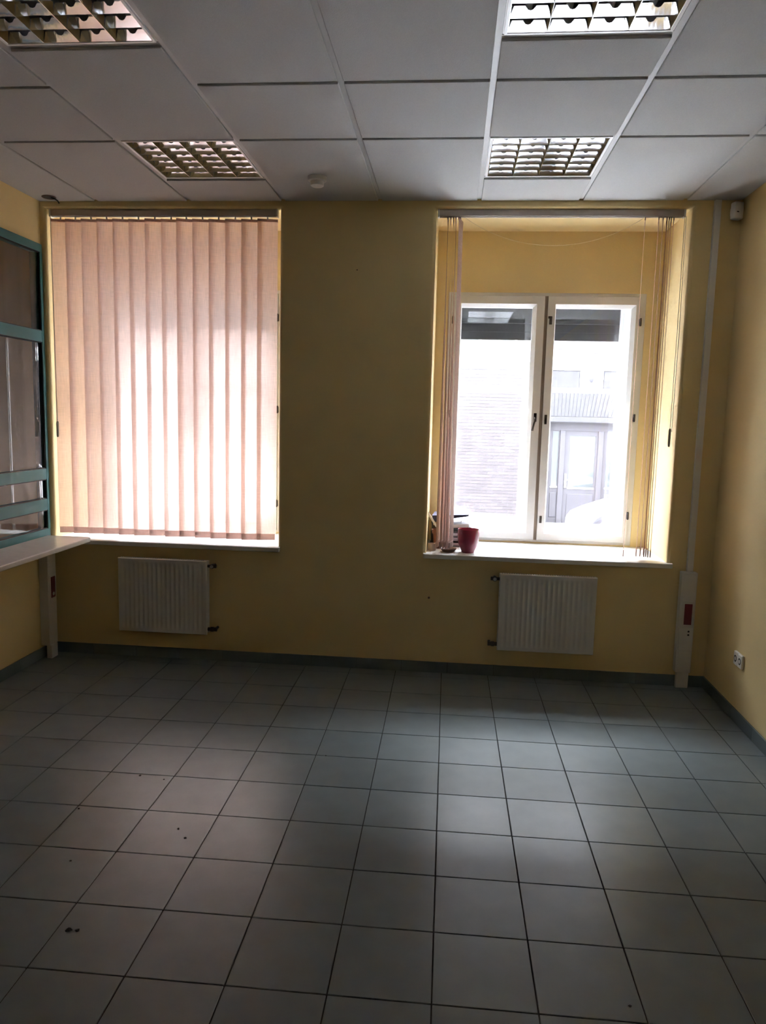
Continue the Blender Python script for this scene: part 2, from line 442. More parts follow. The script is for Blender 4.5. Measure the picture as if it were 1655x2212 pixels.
# ------------------------------------------------------------------ windows (structure)
def ring(b, x0, x1, z0, z1, y0, y1, l, rr, t, bt):
    box(b, x0, x1, y0, y1, z1 - t, z1); box(b, x0, x1, y0, y1, z0, z0 + bt)
    box(b, x0, x0 + l, y0, y1, z0 + bt, z1 - t); box(b, x1 - rr, x1, y0, y1, z0 + bt, z1 - t)
def window(n, x0, niche):
    w_ = struct(link('window_%d' % n, None, None, (x0, DEP, WZ0)), 'white two-casement window in the %s' % ('left niche behind the closed blind' if n == 1 else 'right niche, the uncovered one'))
    X = lambda v: x0 + v                      # v measured from the frame's left edge
    b = new(); ring(b, X(0), X(1.322), WZ0, WZ1, 0.573, 0.655, 0.033, 0.033, 0.021, 0.016)
    obj('frame', b, M['frame'], w_)
    b = new(); box(b, X(0.648), X(0.676), 0.572, 0.655, WZ0 + 0.016, WZ1 - 0.021); obj('mullion', b, M['gapm'], w_)
    for sx0, sx1, l, rr in ((0.034, 0.652, 0.05, 0.054), (0.672, 1.288, 0.05, 0.030)):
        b = new(); ring(b, X(sx0 + 0.0015), X(sx1 - 0.0015), 0.8140, 2.4870, 0.560, 0.618, l - 0.0015, rr - 0.0015, 0.051, 0.046)
        s = obj('sash', b, M['frame'], w_)
        ix0, ix1, iz0, iz1 = X(sx0 + l), X(sx1 - rr), 0.860, 2.436
        b = new()
        A = rect(ix0, ix1, 0.562, iz0, iz1); B_ = rect(ix0 + 0.002, ix1 - 0.004, 0.566, iz0 + 0.002, iz1 - 0.004)
        C_ = rect(ix0 + 0.008, ix1 - 0.026, 0.590, iz0 + 0.008, iz1 - 0.024); D_ = rect(ix0 + 0.008, ix1 - 0.026, 0.612, iz0 + 0.008, iz1 - 0.024)
        E_ = rect(ix0, ix1, 0.612, iz0, iz1)
        loft(b, [A, B_, C_, D_, E_]); obj('glazing_bead', b, M['bead'], s)
        b = new(); box(b, ix0 + 0.006, ix1 - 0.024, 0.596, 0.600, iz0 + 0.006, iz1 - 0.022); obj('pane', b, M['glass'], s)
        if sx0 < 0.5:                          # handle on the meeting stile
            b = new(); box(b, X(0.612), X(0.632), 0.553, 0.560, 1.640, 1.700, 0.003)
            tube(b, [(X(0.622), 0.556, 1.668), (X(0.622), 0.528, 1.668), (X(0.620), 0.522, 1.662), (X(0.611), 0.520, 1.625), (X(0.602), 0.520, 1.578)], 0.0075, 10)
            obj('handle', b, M['iron'], s, smooth=True)
        else:
            for vx, vz0, vz1, vw in ((0.694, 1.625, 1.690, 0.016), (0.694, 2.300, 2.355, 0.019), (0.694, 0.935, 0.985, 0.016)):
                b = new(); box(b, X(vx - vw / 2), X(vx + vw / 2), 0.551, 0.560, vz0, vz1, 0.002)
                if vz0 > 2: box(b, X(vx - vw / 2 - 0.008), X(vx), 0.549, 0.556, vz1 - 0.016, vz1, 0.002)
                cyl(b, (X(vx), 0.5512, vz0 + 0.018), (0, -1, 0), 0.0045, 0.004, 10)
                obj('latch', b, M['iron'], s)
    for hz in (2.30, 1.66, 0.985):
        b = new(); box(b, X(1.281), X(1.297), 0.553, 0.566, hz, hz + 0.045, 0.002); cyl(b, (X(1.289), 0.552, hz - 0.004), (0, 0, 1), 0.006, 0.053, 10); obj('hinge', b, M['iron'], w_)
    for hz in (2.30, 1.66, 0.985):
        b = new(); box(b, X(0.025), X(0.041), 0.553, 0.566, hz, hz + 0.045, 0.002); cyl(b, (X(0.033), 0.552, hz - 0.004), (0, 0, 1), 0.006, 0.053, 10); obj('hinge', b, M['iron'], w_)
    # white lining boards and the outer casement with its transom
    b = new(); ring(b, X(0.001), X(1.321), WZ0 + 0.001, WZ1 - 0.001, 0.656, 0.898, 0.060, 0.080, 0.035, 0.020)
    obj('lining', b, M['bead'], w_)
    b = new(); ring(b, X(0.061), X(1.241), 0.816, 2.474, 0.840, 0.880, 0.020, 0.020, 0.02, 0.020)
    box(b, X(0.645), X(0.679), 0.840, 0.880, 0.836, 2.454)
    of = obj('outer_frame', b, M['bead'], w_)
    b = new(); box(b, X(0.081), X(1.221), 0.832, 0.884, 1.855, 1.888, 0.003); obj('transom', b, M['bead'], of)
    for gx0, gx1 in ((0.081, 0.645), (0.679, 1.221)):
        for gz0, gz1 in ((0.836, 1.855), (1.888, 2.454)):
            b = new(); box(b, X(gx0), X(gx1), 0.858, 0.862, gz0, gz1); obj('pane', b, M['glass'], of)
    b = new(); box(b, X(0.062), X(1.240), 0.885, 0.985, 2.345, 2.474, 0.004); sb = obj('shutter_box', b, M['shutter'], w_)
    for z0, z1, yy in ((2.286, 2.352, 0.905), (2.230, 2.290, 0.916)):
        b = new(); box(b, X(0.064), X(1.238), yy, yy + 0.014, z0, z1, 0.001); obj('slat', b, M['shutter'], sb)
    # inner sill board with small ears
    nx0, nx1 = niche
    b = new()
    pts = [(nx0 + 0.001, DEP - 0.001), (nx0 + 0.001, -0.0005), (nx0 - 0.016, -0.0005), (nx0 - 0.016, -0.026), (nx0 - 0.008, -0.036),
           (nx1 + 0.020, -0.036), (nx1 + 0.028, -0.026), (nx1 + 0.028, -0.0005), (nx1 - 0.001, -0.0005), (nx1 - 0.001, DEP - 0.001)]
    if n == 1:
        pts = [(max(p[0], -0.692), p[1]) if i != 4 else (-0.690, p[1]) for i, p in enumerate(pts)]
        pts[5] = (nx1 + 0.006, -0.036); pts[6] = (nx1 + 0.012, -0.030); pts[7] = (nx1 + 0.012, -0.0005)
    def inset(p, d): return (p[0], p[1] + (d if p[1] < -0.001 else 0))
    loft(b, [[(*inset(p, 0.005), ZS - 0.030) for p in pts], [(*p, ZS - 0.025) for p in pts], [(*p, ZS - 0.006) for p in pts], [(*inset(p, 0.002), ZS - 0.002) for p in pts], [(*inset(p, 0.006), ZS) for p in pts]], True, True, True)
    obj('window_sill', b, M['sill'], w_)
    return w_
for i in range(2): window(i + 1, WIN[i][0], OPEN[i])

# ------------------------------------------------------------------ teal partition (structure)
p_ = struct(link('window_3', None, None, (XL, PY0, PZ0)), 'teal framed glass partition in the left wall')
FXa, FXb = XL - 0.060, XL + 0.012
b = new()
box(b, FXa, FXb, PY0, PY1, PZ1 - 0.050, PZ1, 0.002); box(b, FXa, FXb, PY0, PY1, PZ0, PZ0 + 0.056, 0.002)
box(b, FXa, FXb, PY1 - 0.028, PY1, PZ0 + 0.056, PZ1 - 0.050); box(b, FXa, FXb, PY0, PY0 + 0.04, PZ0 + 0.056, PZ1 - 0.050)
obj('frame', b, M['teal'], p_)
for z0, z1 in ((2.073, 2.144), (1.185, 1.255), (0.981, 1.055)):
    b = new(); box(b, FXa, FXb - 0.001, PY0 + 0.04, PY1 - 0.028, z0, z1, 0.002); obj('rail', b, M['teal'], p_)
b = new(); box(b, FXa, FXb - 0.002, -1.20, -1.13, PZ0 + 0.056, PZ1 - 0.05); obj('mullion', b, M['teal'], p_)
for z0, z1 in ((PZ0 + 0.056, 0.981), (1.055, 1.185), (1.255, 2.073), (2.144, PZ1 - 0.05)):
    for y0, y1 in ((-1.13, PY1 - 0.028), (PY0 + 0.04, -1.20)):
        b = new(); box(b, XL - 0.010, XL - 0.004, y0 + 0.001, y1 - 0.001, z0 + 0.001, z1 - 0.001); pn = obj('pane', b, M['pglass'], p_)
        b = new()
        for q in ((y0, y1, z0, z0 + 0.006), (y0, y1, z1 - 0.006, z1), (y0, y0 + 0.006, z0 + 0.006, z1 - 0.006), (y1 - 0.006, y1, z0 + 0.006, z1 - 0.006)):
            box(b, XL - 0.0035, FXb - 0.005, *q)
        obj('gasket', b, M['gasket'], pn)
# counter shelf under the partition
b = new()
pts = [(XL + 0.0145, -2.30), (-0.420, -2.30), (-0.402, -2.285), (-0.402, -0.056), (-0.418, -0.040), (XL + 0.0145, -0.040)]
def ins(d): return [(x - (d if x > -0.5 else 0), y + (d if y < -1 else (-d if True else 0))) for x, y in pts]
loft(b, [[(*p, 0.780) for p in ins(0.004)], [(*p, 0.784) for p in ins(0)], [(*p, 0.806) for p in ins(0)], [(*p, 0.810) for p in ins(0.002)], [(*p, 0.811) for p in ins(0.005)]], True, True, True)
sh = obj('counter_shelf', b, M['counter'])
tag(sh, 'pale grey counter shelf under the teal glass partition', 'shelf')

# ------------------------------------------------------------------ radiators
def make_radiator(x0, label, side):
    Wd, z0, z1 = 0.600, 0.195, 0.690
    t = thing('radiator', label, 'radiator', (x0 + Wd / 2, -0.045, z0), 0, 'white panel radiators under the windows')
    yf, yb = -0.085, -0.025
    b = new(); nf = 18; m = 0.024
    xs = [0.0, 0.004, m * 0.6] + [m + (Wd - 2 * m) * i / (nf * 6) for i in range(nf * 6 + 1)] + [Wd - m * 0.6, Wd - 0.004, Wd]
    zs = [z0, z0 + 0.004, z0 + 0.018, z0 + 0.030, z0 + 0.048, z0 + 0.075, z1 - 0.075, z1 - 0.048, z1 - 0.030, z1 - 0.018, z1 - 0.004, z1]
    def yv(x, z):
        e = min(x, Wd - x, z - z0, z1 - z)
        if e < 0.003: return yf + 0.006
        if x < m or x > Wd - m: return yf
        f = max(0.0, min(1.0, (min(z - z0, z1 - z) - 0.026) / 0.03)); f = f * f * (3 - 2 * f)
        u = (x - m) / (Wd - 2 * m) * nf
        return yf + 0.0075 * f * (0.5 - 0.5 * math.cos(2 * PI * u)) ** 0.8
    rows = loft(b, [[(x0 + x, yv(x, z), z) for x in xs] for z in zs], closed=False)
    back = [[(x0 + x, yf + 0.014, z) for x in (0, Wd)] for z in (z0, z1)]
    box(b, x0 + 0.0005, x0 + Wd - 0.0005, yf + 0.0085, yf + 0.016, z0 + 0.0005, z1 - 0.0005)
    obj('front_panel', b, M['radiator'], t, smooth=True)
    b = new(); box(b, x0, x0 + Wd, yb - 0.012, yb, z0 + 0.004, z1 - 0.004, 0.003); obj('back_panel', b, M['radiator'], t)
    b = new()
    for k in range(60):
        xx = x0 + 0.012 + (Wd - 0.024) * k / 59
        box(b, xx - 0.001, xx + 0.001, yf + 0.016, yb - 0.012, z0 + 0.02, z1 - 0.006)
    o = obj('convector_fins', b, M['radiator'], t)
    b = new(); 
    for k in range(40):
        xx = x0 + 0.01 + (Wd - 0.02) * k / 39
        box(b, xx - 0.004, xx + 0.004, yf + 0.016, yb - 0.012, z1 - 0.006, z1 - 0.003)
    box(b, x0, x0 + Wd, yf + 0.016, yf + 0.020, z1 - 0.006, z1 - 0.002); box(b, x0, x0 + Wd, yb - 0.016, yb - 0.012, z1 - 0.006, z1 - 0.002)
    obj('top_grille', b, M['radiator'], t)
    for xe in (x0 + 0.001, x0 + Wd - 0.004):
        b = new(); box(b, xe, xe + 0.003, yf + 0.016, yb - 0.012, z0 + 0.02, z1 - 0.004); obj('side_cover', b, M['radiator'], t)
    xe = x0 + Wd if side > 0 else x0
    # upper valve: elbow with a round cap, lower valve: stub and elbow to the wall
    b = new(); xv = xe + side * 0.030
    cyl(b, (xe - side * 0.004, -0.055, 0.652), (side, 0, 0), 0.010, 0.030, 14)
    cyl(b, (xv, -0.072, 0.652), (0, 1, 0), 0.015, 0.030, 18); cyl(b, (xv, -0.043, 0.652), (0, 1, 0), 0.0085, 0.044, 14)
    cyl(b, (xv + side * 0.012, -0.055, 0.652), (side, 0, 0), 0.012, 0.014, 14)
    v = obj('valve', b, M['iron'], t, smooth=True)
    b = new(); cyl(b, (xv, -0.074, 0.652), (0, -1, 0), 0.011, 0.004, 18); obj('valve_cap', b, M['plastic'], v)
    b = new(); cyl(b, (xe - side * 0.004, -0.055, 0.228), (side, 0, 0), 0.012, 0.024, 14)
    cyl(b, (xe + side * 0.018, -0.055, 0.228), (side, 0, 0), 0.016, 0.018, 16); cyl(b, (xe + side * 0.036, -0.055, 0.228), (side, 0, 0), 0.013, 0.022, 16)
    cyl(b, (xe + side * 0.047, -0.058, 0.228), (0, 1, 0), 0.009, 0.058, 14)
    obj('valve', b, M['iron'], t, smooth=True)
    for xx in (x0 + 0.12, x0 + Wd - 0.12):
        b = new(); box(b, xx - 0.015, xx + 0.015, yb, 0.0, z0 + 0.1, z1 - 0.05); obj('wall_bracket', b, M['radiator'], t)
make_radiator(-0.204, 'white ribbed panel radiator under the closed blind, valves on its right end', 1)
make_radiator(2.286, 'white ribbed panel radiator under the open window, valves on its left end', -1)

# ------------------------------------------------------------------ vertical blinds
VT, VB, VW = 2.856, 0.822, 0.127
def vane_mesh():
    b = new(); n = 6
    loft(b, [[(VW * (i / n), 0.003 * math.sin(PI * i / n), z) for i in range(n + 1)] for z in (0.040, 0.4, 0.9, 1.4, 1.8, VT - VB - 0.012, VT - VB)], closed=False)
    me = bpy.data.meshes.new('vane'); bmesh.ops.recalc_face_normals(b, faces=b.faces); b.to_mesh(me); b.free(); me.materials.append(M['vane'])
    me.polygons.foreach_set('use_smooth', [True] * len(me.polygons))
    b = new(); box(b, 0.003, VW - 0.006, -0.0015, 0.0045, 0.0, 0.040)
    wt = bpy.data.meshes.new('bottom_weight'); b.to_mesh(wt); b.free(); wt.materials.append(M['pocket'])
    b = new(); box(b, VW / 2 - 0.005, VW / 2 + 0.005, -0.002, 0.004, VT - VB - 0.004, VT - VB + 0.018, 0.001, 1)
    hk = bpy.data.meshes.new('vane_hook'); b.to_mesh(hk); b.free(); hk.materials.append(M['plastic'])
    b = new(); box(b, 0.0, VW, -0.0012, 0.0012 + 0.003, VT - VB - 0.016, VT - VB + 0.0005)
    hm = bpy.data.meshes.new('top_hem'); b.to_mesh(hm); b.free(); hm.materials.append(M['pocket'])
    return me, wt, hk, hm
VM = vane_mesh()
def add_vane(parent, x, y, ang, dz=0.0):
    px_, py_, pz_ = parent.location
    v = link('vane', VM[0], parent, (x - px_, y - py_, VB - pz_ + dz), (0, 0, ang))
    link('bottom_weight', VM[1], v); link('vane_hook', VM[2], v); link('top_hem', VM[3], v)
    return v
def headrail(parent, x0, x1, y0, y1):
    b = new(); box(b, x0, x1, y0, y1, 2.872, 2.911, 0.003); box(b, x0 + 0.004, x1 - 0.004, y0 + 0.010, y1 - 0.010, 2.868, 2.873); obj('headrail', b, M['rail'], parent)
    b = new(); box(b, x0 - 0.001, x0 + 0.012, y0 - 0.001, y1 + 0.001, 2.866, 2.9125, 0.003); obj('end_cap', b, M['plastic'], parent)
    b = new(); box(b, x1 - 0.012, x1 + 0.001, y0 - 0.001, y1 + 0.001, 2.866, 2.9125, 0.003); obj('end_cap', b, M['plastic'], parent)
    for f in (0.1, 0.5, 0.9):
        b = new(); xx = x0 + (x1 - x0) * f; box(b, xx - 0.02, xx + 0.02, y0 + 0.004, y1 - 0.004, 2.9105, ZT - 0.0005); obj('bracket', b, M['plastic'], parent)
# closed blind, 14 vanes
t1 = thing('vertical_blind', 'closed vertical blind of pale pink fabric vanes in the left window niche', 'blind', (0.07, 0.05, VB), 0, 'vertical blinds')
headrail(t1, -0.664, 0.826, 0.022, 0.062)
ex = [-0.659, -0.561, -0.456, -0.352, -0.246, -0.141, -0.034, 0.073, 0.172, 0.277, 0.382, 0.489, 0.592, 0.696]
A1 = math.radians(15)
for i, x in enumerate(ex):
    add_vane(t1, x, 0.028, A1 + math.radians(random.uniform(-1.5, 1.5)), random.uniform(-0.002, 0.002))
b = new()
for i in range(len(ex)):
    xa, xb = ex[i] + 0.008, ex[i] + VW - 0.008
    tube(b, [(xa + (xb - xa) * k / 10, 0.024 + 0.030 * k / 10 * 0.9, VB + 0.028 - 0.024 * math.sin(PI * k / 10)) for k in range(11)], 0.0008, 5)
obj('bottom_chain', b, M['chain'], t1)
b = new()
tube(b, [(-0.655, 0.024, 2.868), (-0.650, 0.022, 2.2), (-0.647, 0.022, 1.57)], 0.0015, 6); tube(b, [(-0.660, 0.030, 2.868), (-0.656, 0.030, 2.2), (-0.653, 0.030, 1.57)], 0.0015, 6)
cc = obj('control_chain', b, M['chain'], t1)
b = new(); lathe(b, [(0.004, 0), (0.008, 0.004), (0.009, 0.02), (0.009, 0.09), (0.007, 0.10), (0.004, 0.104)], (-0.649, 0.025, 1.462), 14, True, True); obj('chain_weight', b, M['plastic'], cc, smooth=True)
# parted blind: 5 vanes stacked left, 7 stacked right
t2 = thing('vertical_blind', 'open vertical blind, pink vanes stacked at both sides of the right window niche', 'blind', (2.56, 0.05, VB), 0, 'vertical blinds')
headrail(t2, 1.820, 3.288, 0.028, 0.068)
A2 = math.radians(90 - 13.2)
def twisted_vane(parent, x, xb_, y, a0, a1):
    """vane whose angle drifts from a0 at the top to a1 at the bottom, as pushed-together vanes do"""
    px_, py_, pz_ = parent.location
    hz = VT - VB; rows = []
    for k in range(13):
        z = 0.040 + (hz - 0.040) * k / 12; f = (z / hz); a = math.radians(90 - (a1 + (a0 - a1) * min(1.0, f * 1.15) ** 1.5)); xx = xb_ + (x - xb_) * f
        rows.append([(xx - px_ + math.cos(a) * (u - 0.5) * VW, y - py_ + math.sin(a) * (u - 0.5) * VW, VB - pz_ + z) for u in (0, 0.2, 0.4, 0.6, 0.8, 1.0)])
    b = new(); loft(b, rows, closed=False); v = obj('vane', b, M['vane'], parent, smooth=True, local=True)
    a = math.radians(90 - a1); o = link('bottom_weight', VM[1], v, (xb_ - px_ - math.cos(a) * VW / 2, y - py_ - math.sin(a) * VW / 2, VB - pz_), (0, 0, a))
    a = math.radians(90 - a0)
    for nm, q in (('vane_hook', VM[2]), ('top_hem', VM[3])): link(nm, q, v, (x - px_ - math.cos(a) * VW / 2, y - py_ - math.sin(a) * VW / 2, VB - pz_), (0, 0, a))
for x, xb_, a0, a1 in [(1.884, 1.888, 0.4, 11), (1.901, 1.911, -0.7, 9), (1.918, 1.930, -0.3, 8), (1.933, 1.949, 1.2, 11), (1.962, 1.974, 12.0, 11)]:
    twisted_vane(t2, x, xb_, 0.050, a0, a1)
for k, x in enumerate([3.061, 3.140, 3.165, 3.187, 3.200, 3.212, 3.227]):
    a = A2 + math.radians([0.0, 0.0, -1.8, 0.8, -0.6, -0.4, -1.0][k])
    add_vane(t2, x - math.cos(a) * VW / 2, 0.050 - math.sin(a) * VW / 2, a, random.uniform(-0.004, 0.004))
b = new()
x0, x1 = 1.99, 3.05
tube(b, [(x0 + (x1 - x0) * k / 40, 0.050, 2.705 + 0.160 * ((k - 20) / 20) ** 2 * (0.9 + 0.1 * ((k - 20) / 20) ** 2)) for k in range(41)], 0.0013, 6)
obj('hanging_cord', b, M['cord'], t2)
b = new()
tube(b, [(3.280, 0.020, 2.870), (3.283, 0.018, 2.2), (3.282, 0.016, 1.62)], 0.0016, 6); tube(b, [(3.290, 0.026, 2.870), (3.296, 0.022, 2.2), (3.293, 0.018, 1.60)], 0.0016, 6)
cc = obj('control_chain', b, M['chain'], t2)
b = new(); lathe(b, [(0.004, 0), (0.0065, 0.004), (0.0075, 0.02), (0.0075, 0.10), (0.006, 0.108), (0.003, 0.112)], (3.2815, 0.016, 1.508), 14, True, True); obj('chain_weight', b, M['rail'], cc, smooth=True)

# ------------------------------------------------------------------ wall trunking, sockets, sensors
t = thing('socket_column', 'white trunking column with a red socket panel below the vertical conduit', 'socket', (3.447, -0.03, 0))
b = new(); box(b, 3.398, 3.492, -0.058, -0.0005, 0.105, 0.742, 0.004); obj('column_body', b, M['plastic'], t)
b = new(); box(b, 3.413, 3.487, -0.040, -0.012, 0.0, 0.112, 0.002); obj('foot', b, M['plastic'], t)
b = new(); box(b, 3.406, 3.486, -0.061, -0.057, 0.560, 0.730, 0.002); obj('cover_plate', b, M['plastic'], t)
b = new(); box(b, 3.406, 3.486, -0.061, -0.057, 0.255, 0.400, 0.002); sp = obj('socket_plate', b, M['plastic'], t)
for z in (0.372, 0.350):
    b = new(); cyl(b, (3.460, -0.0605, z), (0, -1, 0), 0.006, 0.0015, 12); obj('socket_hole', b, M['black'], sp)
b = new(); box(b, 3.406, 3.486, -0.061, -0.057, 0.120, 0.248, 0.002); obj('cover_plate', b, M['plastic'], t)
b = new(); box(b, 3.406, 3.486, -0.061, -0.057, 0.404, 0.556, 0.002); sp = obj('socket_frame', b, M['plastic'], t)
b = new(); box(b, 3.426, 3.472, -0.0635, -0.060, 0.415, 0.546, 0.001); rs = obj('red_socket', b, M['red'], sp)
b = new(); box(b, 3.434, 3.470, -0.030, -0.0005, 0.742, H - 0.003, 0.002)
o = obj('cable_conduit', b, M['plastic']); tag(o, 'white cable conduit running up the wall to the ceiling', 'conduit')
t = thing('socket_column', 'white trunking column with a red socket under the counter shelf', 'socket', (XL + 0.04, -0.12, 0))
b = new(); box(b, XL + 0.0005, XL + 0.064, -0.150, -0.050, 0.085, 0.779, 0.004); obj('column_body', b, M['plastic'], t)
b = new(); box(b, XL + 0.040, XL + 0.075, -0.150, -0.075, 0.0, 0.090, 0.002); obj('foot', b, M['plastic'], t)
b = new(); box(b, XL + 0.063, XL + 0.067, -0.142, -0.058, 0.380, 0.560, 0.002); sp = obj('socket_frame', b, M['plastic'], t)
b = new(); box(b, XL + 0.066, XL + 0.070, -0.122, -0.074, 0.405, 0.545, 0.001); obj('red_socket', b, M['red'], sp)
b = new(); cyl(b, (XL + 0.070, -0.098, 0.430), (1, 0, 0), 0.012, 0.0015, 14); obj('round_insert', b, M['plastic'], sp)
b = new(); box(b, XL + 0.063, XL + 0.066, -0.142, -0.058, 0.160, 0.370, 0.002); obj('cover_plate', b, M['plastic'], t)

t = thing('wall_socket', 'double white wall socket low on the right wall', 'socket', (XR, -0.55, 0.355))
for y in (-0.512, -0.572):
    b = new(); box(b, XR - 0.016, XR - 0.0005, y - 0.0285, y + 0.0285, 0.318, 0.394, 0.004); p = obj('socket_plate', b, M['plastic'], t)
    b = new(); cyl(b, (XR - 0.0165, y, 0.355), (1, 0, 0), 0.019, 0.004, 24); obj('socket_recess', b, M['black'], p)
    b = new(); cyl(b, (XR - 0.0175, y, 0.355), (1, 0, 0), 0.011, 0.003, 20); obj('socket_insert', b, M['plastic'], p)

t = thing('motion_sensor', 'small white motion sensor high in the corner beside the conduit', 'sensor', (3.548, -0.05, 2.83), math.radians(18))
b = new(); box(b, -0.030, 0.030, -0.028, 0.018, 0.0, 0.098, 0.010, 3); obj('sensor_body', b, M['plastic'], t, smooth=True, local=True)
b = new(); box(b, -0.018, -0.004, -0.0295, -0.027, 0.036, 0.042); obj('sensor_slot', b, M['black'], t, local=True)
b = new(); box(b, -0.012, 0.012, 0.017, 0.040, 0.03, 0.07); obj('bracket', b, M['plastic'], t, local=True)

t = thing('smoke_detector', 'round white smoke detector on the ceiling between the lamps', 'detector', (1.163, -0.46, H - 0.052))
b = new(); lathe(b, [(0.030, 0.0), (0.036, 0.004), (0.038, 0.018), (0.0385, 0.026)], (0, 0, 0), 32, True, True); obj('detector_head', b, M['plastic'], t, smooth=True, local=True)
b = new(); lathe(b, [(0.044, 0.026), (0.051, 0.030), (0.052, 0.050), (0.050, 0.0508)], (0, 0, 0), 32, True, True); obj('detector_base', b, M['plastic'], t, smooth=True, local=True)

t = thing('cable_hole', 'dark round cable hole with a black cable end in the ceiling corner', 'hole', (-0.590, -0.105, H - 0.004))
b = new(); lathe(b, [(0.040, 0.0), (0.040, 0.0025)], (0, 0, 0), 28, True, True); obj('dark_opening', b, M['black'], t, local=True)
b = new(); tube(b, [(0.040 * math.cos(a), 0.040 * math.sin(a), -0.001) for a in [2 * PI * k / 28 for k in range(29)]], 0.003, 6); obj('rim', b, M['brown'], t, local=True)
b = new(); tube(b, [(0.012, 0.0, 0.0), (0.030, 0.012, -0.006), (0.041, 0.028, -0.014), (0.044, 0.040, -0.026)], 0.004, 8); obj('cable_end', b, M['black'], t, local=True)
for x, z, rr_, l in ((1.334, 2.544, 0.004, 'small dark nail in the yellow wall between the windows, at head height'), (1.843, 0.496, 0.007, 'small dark wall plug low between the two radiators')):
    b = new(); cyl(b, (x, -0.0005, z), (0, -1, 0), rr_, 0.003, 12); o = obj('wall_plug', b, M['brown']); tag(o, l, 'plug')

# ------------------------------------------------------------------ things on the right sill
Z0 = ZS
t = thing('plant_pot', 'glossy burgundy ceramic pot standing on the sill of the open window', 'pot', (2.083, 0.088, Z0))
b = new(); lathe(b, [(0.040, 0.0), (0.043, 0.003), (0.0445, 0.012), (0.052, 0.026), (0.060, 0.045), (0.066, 0.068), (0.0695, 0.095), (0.0705, 0.125), (0.070, 0.150), (0.0685, 0.1535), (0.066, 0.153), (0.0645, 0.148), (0.0645, 0.10), (0.060, 0.06), (0.045, 0.03), (0.03, 0.02)], (0, 0, 0), 48, True, True)
obj('pot_body', b, M['pot'], t, smooth=True, local=True)
o = thing('cup', 'small beige cup in the left corner of the open window sill', 'cup', (1.850, 0.105, Z0))
b = new(); lathe(b, [(0.022, 0.0), (0.025, 0.002), (0.026, 0.045), (0.0255, 0.047), (0.0235, 0.046), (0.023, 0.01)], (0, 0, 0), 28, True, True); obj('cup_body', b, M['beige'], o, smooth=True, local=True)
o = thing('flower_pot', 'terracotta flower pot half hidden behind the left vane stack', 'pot', (1.897, 0.215, Z0))
b = new(); lathe(b, [(0.036, 0.0), (0.038, 0.003), (0.047, 0.098), (0.053, 0.099), (0.054, 0.126), (0.0525, 0.128), (0.048, 0.127), (0.046, 0.095), (0.036, 0.02)], (0, 0, 0), 32, True, True); obj('pot_body', b, M['terra'], o, smooth=True, local=True)
b = new(); lathe(b, [(0.046, 0.108), (0.001, 0.112)], (0, 0, 0), 24, False, False); obj('soil', b, M['crumb'], o, local=True)
o = thing('saucer', 'dark brown saucer under the ends of the left vane stack', 'saucer', (1.957, 0.084, Z0))
b = new(); lathe(b, [(0.034, 0.0), (0.038, 0.002), (0.053, 0.020), (0.054, 0.024), (0.051, 0.023), (0.037, 0.006)], (0, 0, 0), 36, True, True); obj('dish', b, M['brown'], o, smooth=True, local=True)

def placed(o, loc, rot):
    o.location = loc; o.rotation_euler = rot; bpy.context.view_layer.update()
def binder(label, loc, rot, size, cover, pages, open_ang=0.0, rings=False, group='ring binders on the sill'):
    """lies flat: spine towards -x, opening towards +x; size = (length x, depth y, thickness z)"""
    lx, ly, lz = size
    t = thing('ring_binder', label, 'binder', loc, 0, group); t.rotation_euler = rot
    b = new(); box(b, 0, lx, 0, ly, 0, 0.003, 0.001, 1); box(b, 0, 0.003, 0, ly, 0.003, lz - 0.003); obj('cover', b, cover, t, local=True)
    b = new(); box(b, 0.0, lx if not rings else 0.07, 0, ly, -0.003, 0.0, 0.001, 1)
    bmesh.ops.transform(b, matrix=Matrix.Translation((0, 0, lz)) @ Matrix.Rotation(-open_ang, 4, 'Y'), verts=b.verts)
    obj('front_cover', b, cover, t, local=True)
    b = new(); k = 7; hp = (lz - 0.008) * pages
    for i in range(k):
        j = random.uniform(-0.003, 0.003); box(b, 0.03, lx - 0.012 + j, 0.006 + abs(j), ly - 0.006, 0.0035 + hp * i / k, 0.0035 + hp * (i + 0.86) / k)
    obj('pages', b, M['paper'], t, local=True)
    if rings:
        for y in (0.06, 0.14):
            b = new(); w2 = 0.022; h2 = lz * 0.9
            tube(b, [(lx - 0.040 - w2, y, 0.004), (lx - 0.040 - w2, y, h2 * 0.7), (lx - 0.040 - w2 * 0.6, y, h2), (lx - 0.040 + w2 * 0.6, y, h2), (lx - 0.040 + w2, y, h2 * 0.7), (lx - 0.040 + w2, y, 0.004)], 0.0022, 8)
            obj('ring', b, M['chrome'], t, local=True)
        b = new(); box(b, lx - 0.066, lx - 0.014, 0.02, ly - 0.02, 0.003, 0.006); obj('ring_plate', b, M['chrome'], t, local=True)
    return t
binder('black ring binder at the bottom of the stack on the window sill', (1.832, 0.285, Z0), (0, 0, math.radians(-2)), (0.262, 0.24, 0.032), M['black'], 0.9)
binder('black binder with pale page edges, second from the bottom of the stack', (1.836, 0.290, Z0 + 0.0325), (0, 0, math.radians(1)), (0.255, 0.24, 0.034), M['black'], 0.9)
binder('grey board binder in the middle of the stack on the sill', (1.834, 0.292, Z0 + 0.067), (0, 0, math.radians(-1)), (0.250, 0.24, 0.036), M['greyb'], 0.7)
binder('open ring binder with chrome rings and white pages near the top of the stack', (1.842, 0.290, Z0 + 0.1040), (0, math.radians(-6.5), 0), (0.262, 0.235, 0.058), M['black'], 0.45, math.radians(3.0), True)
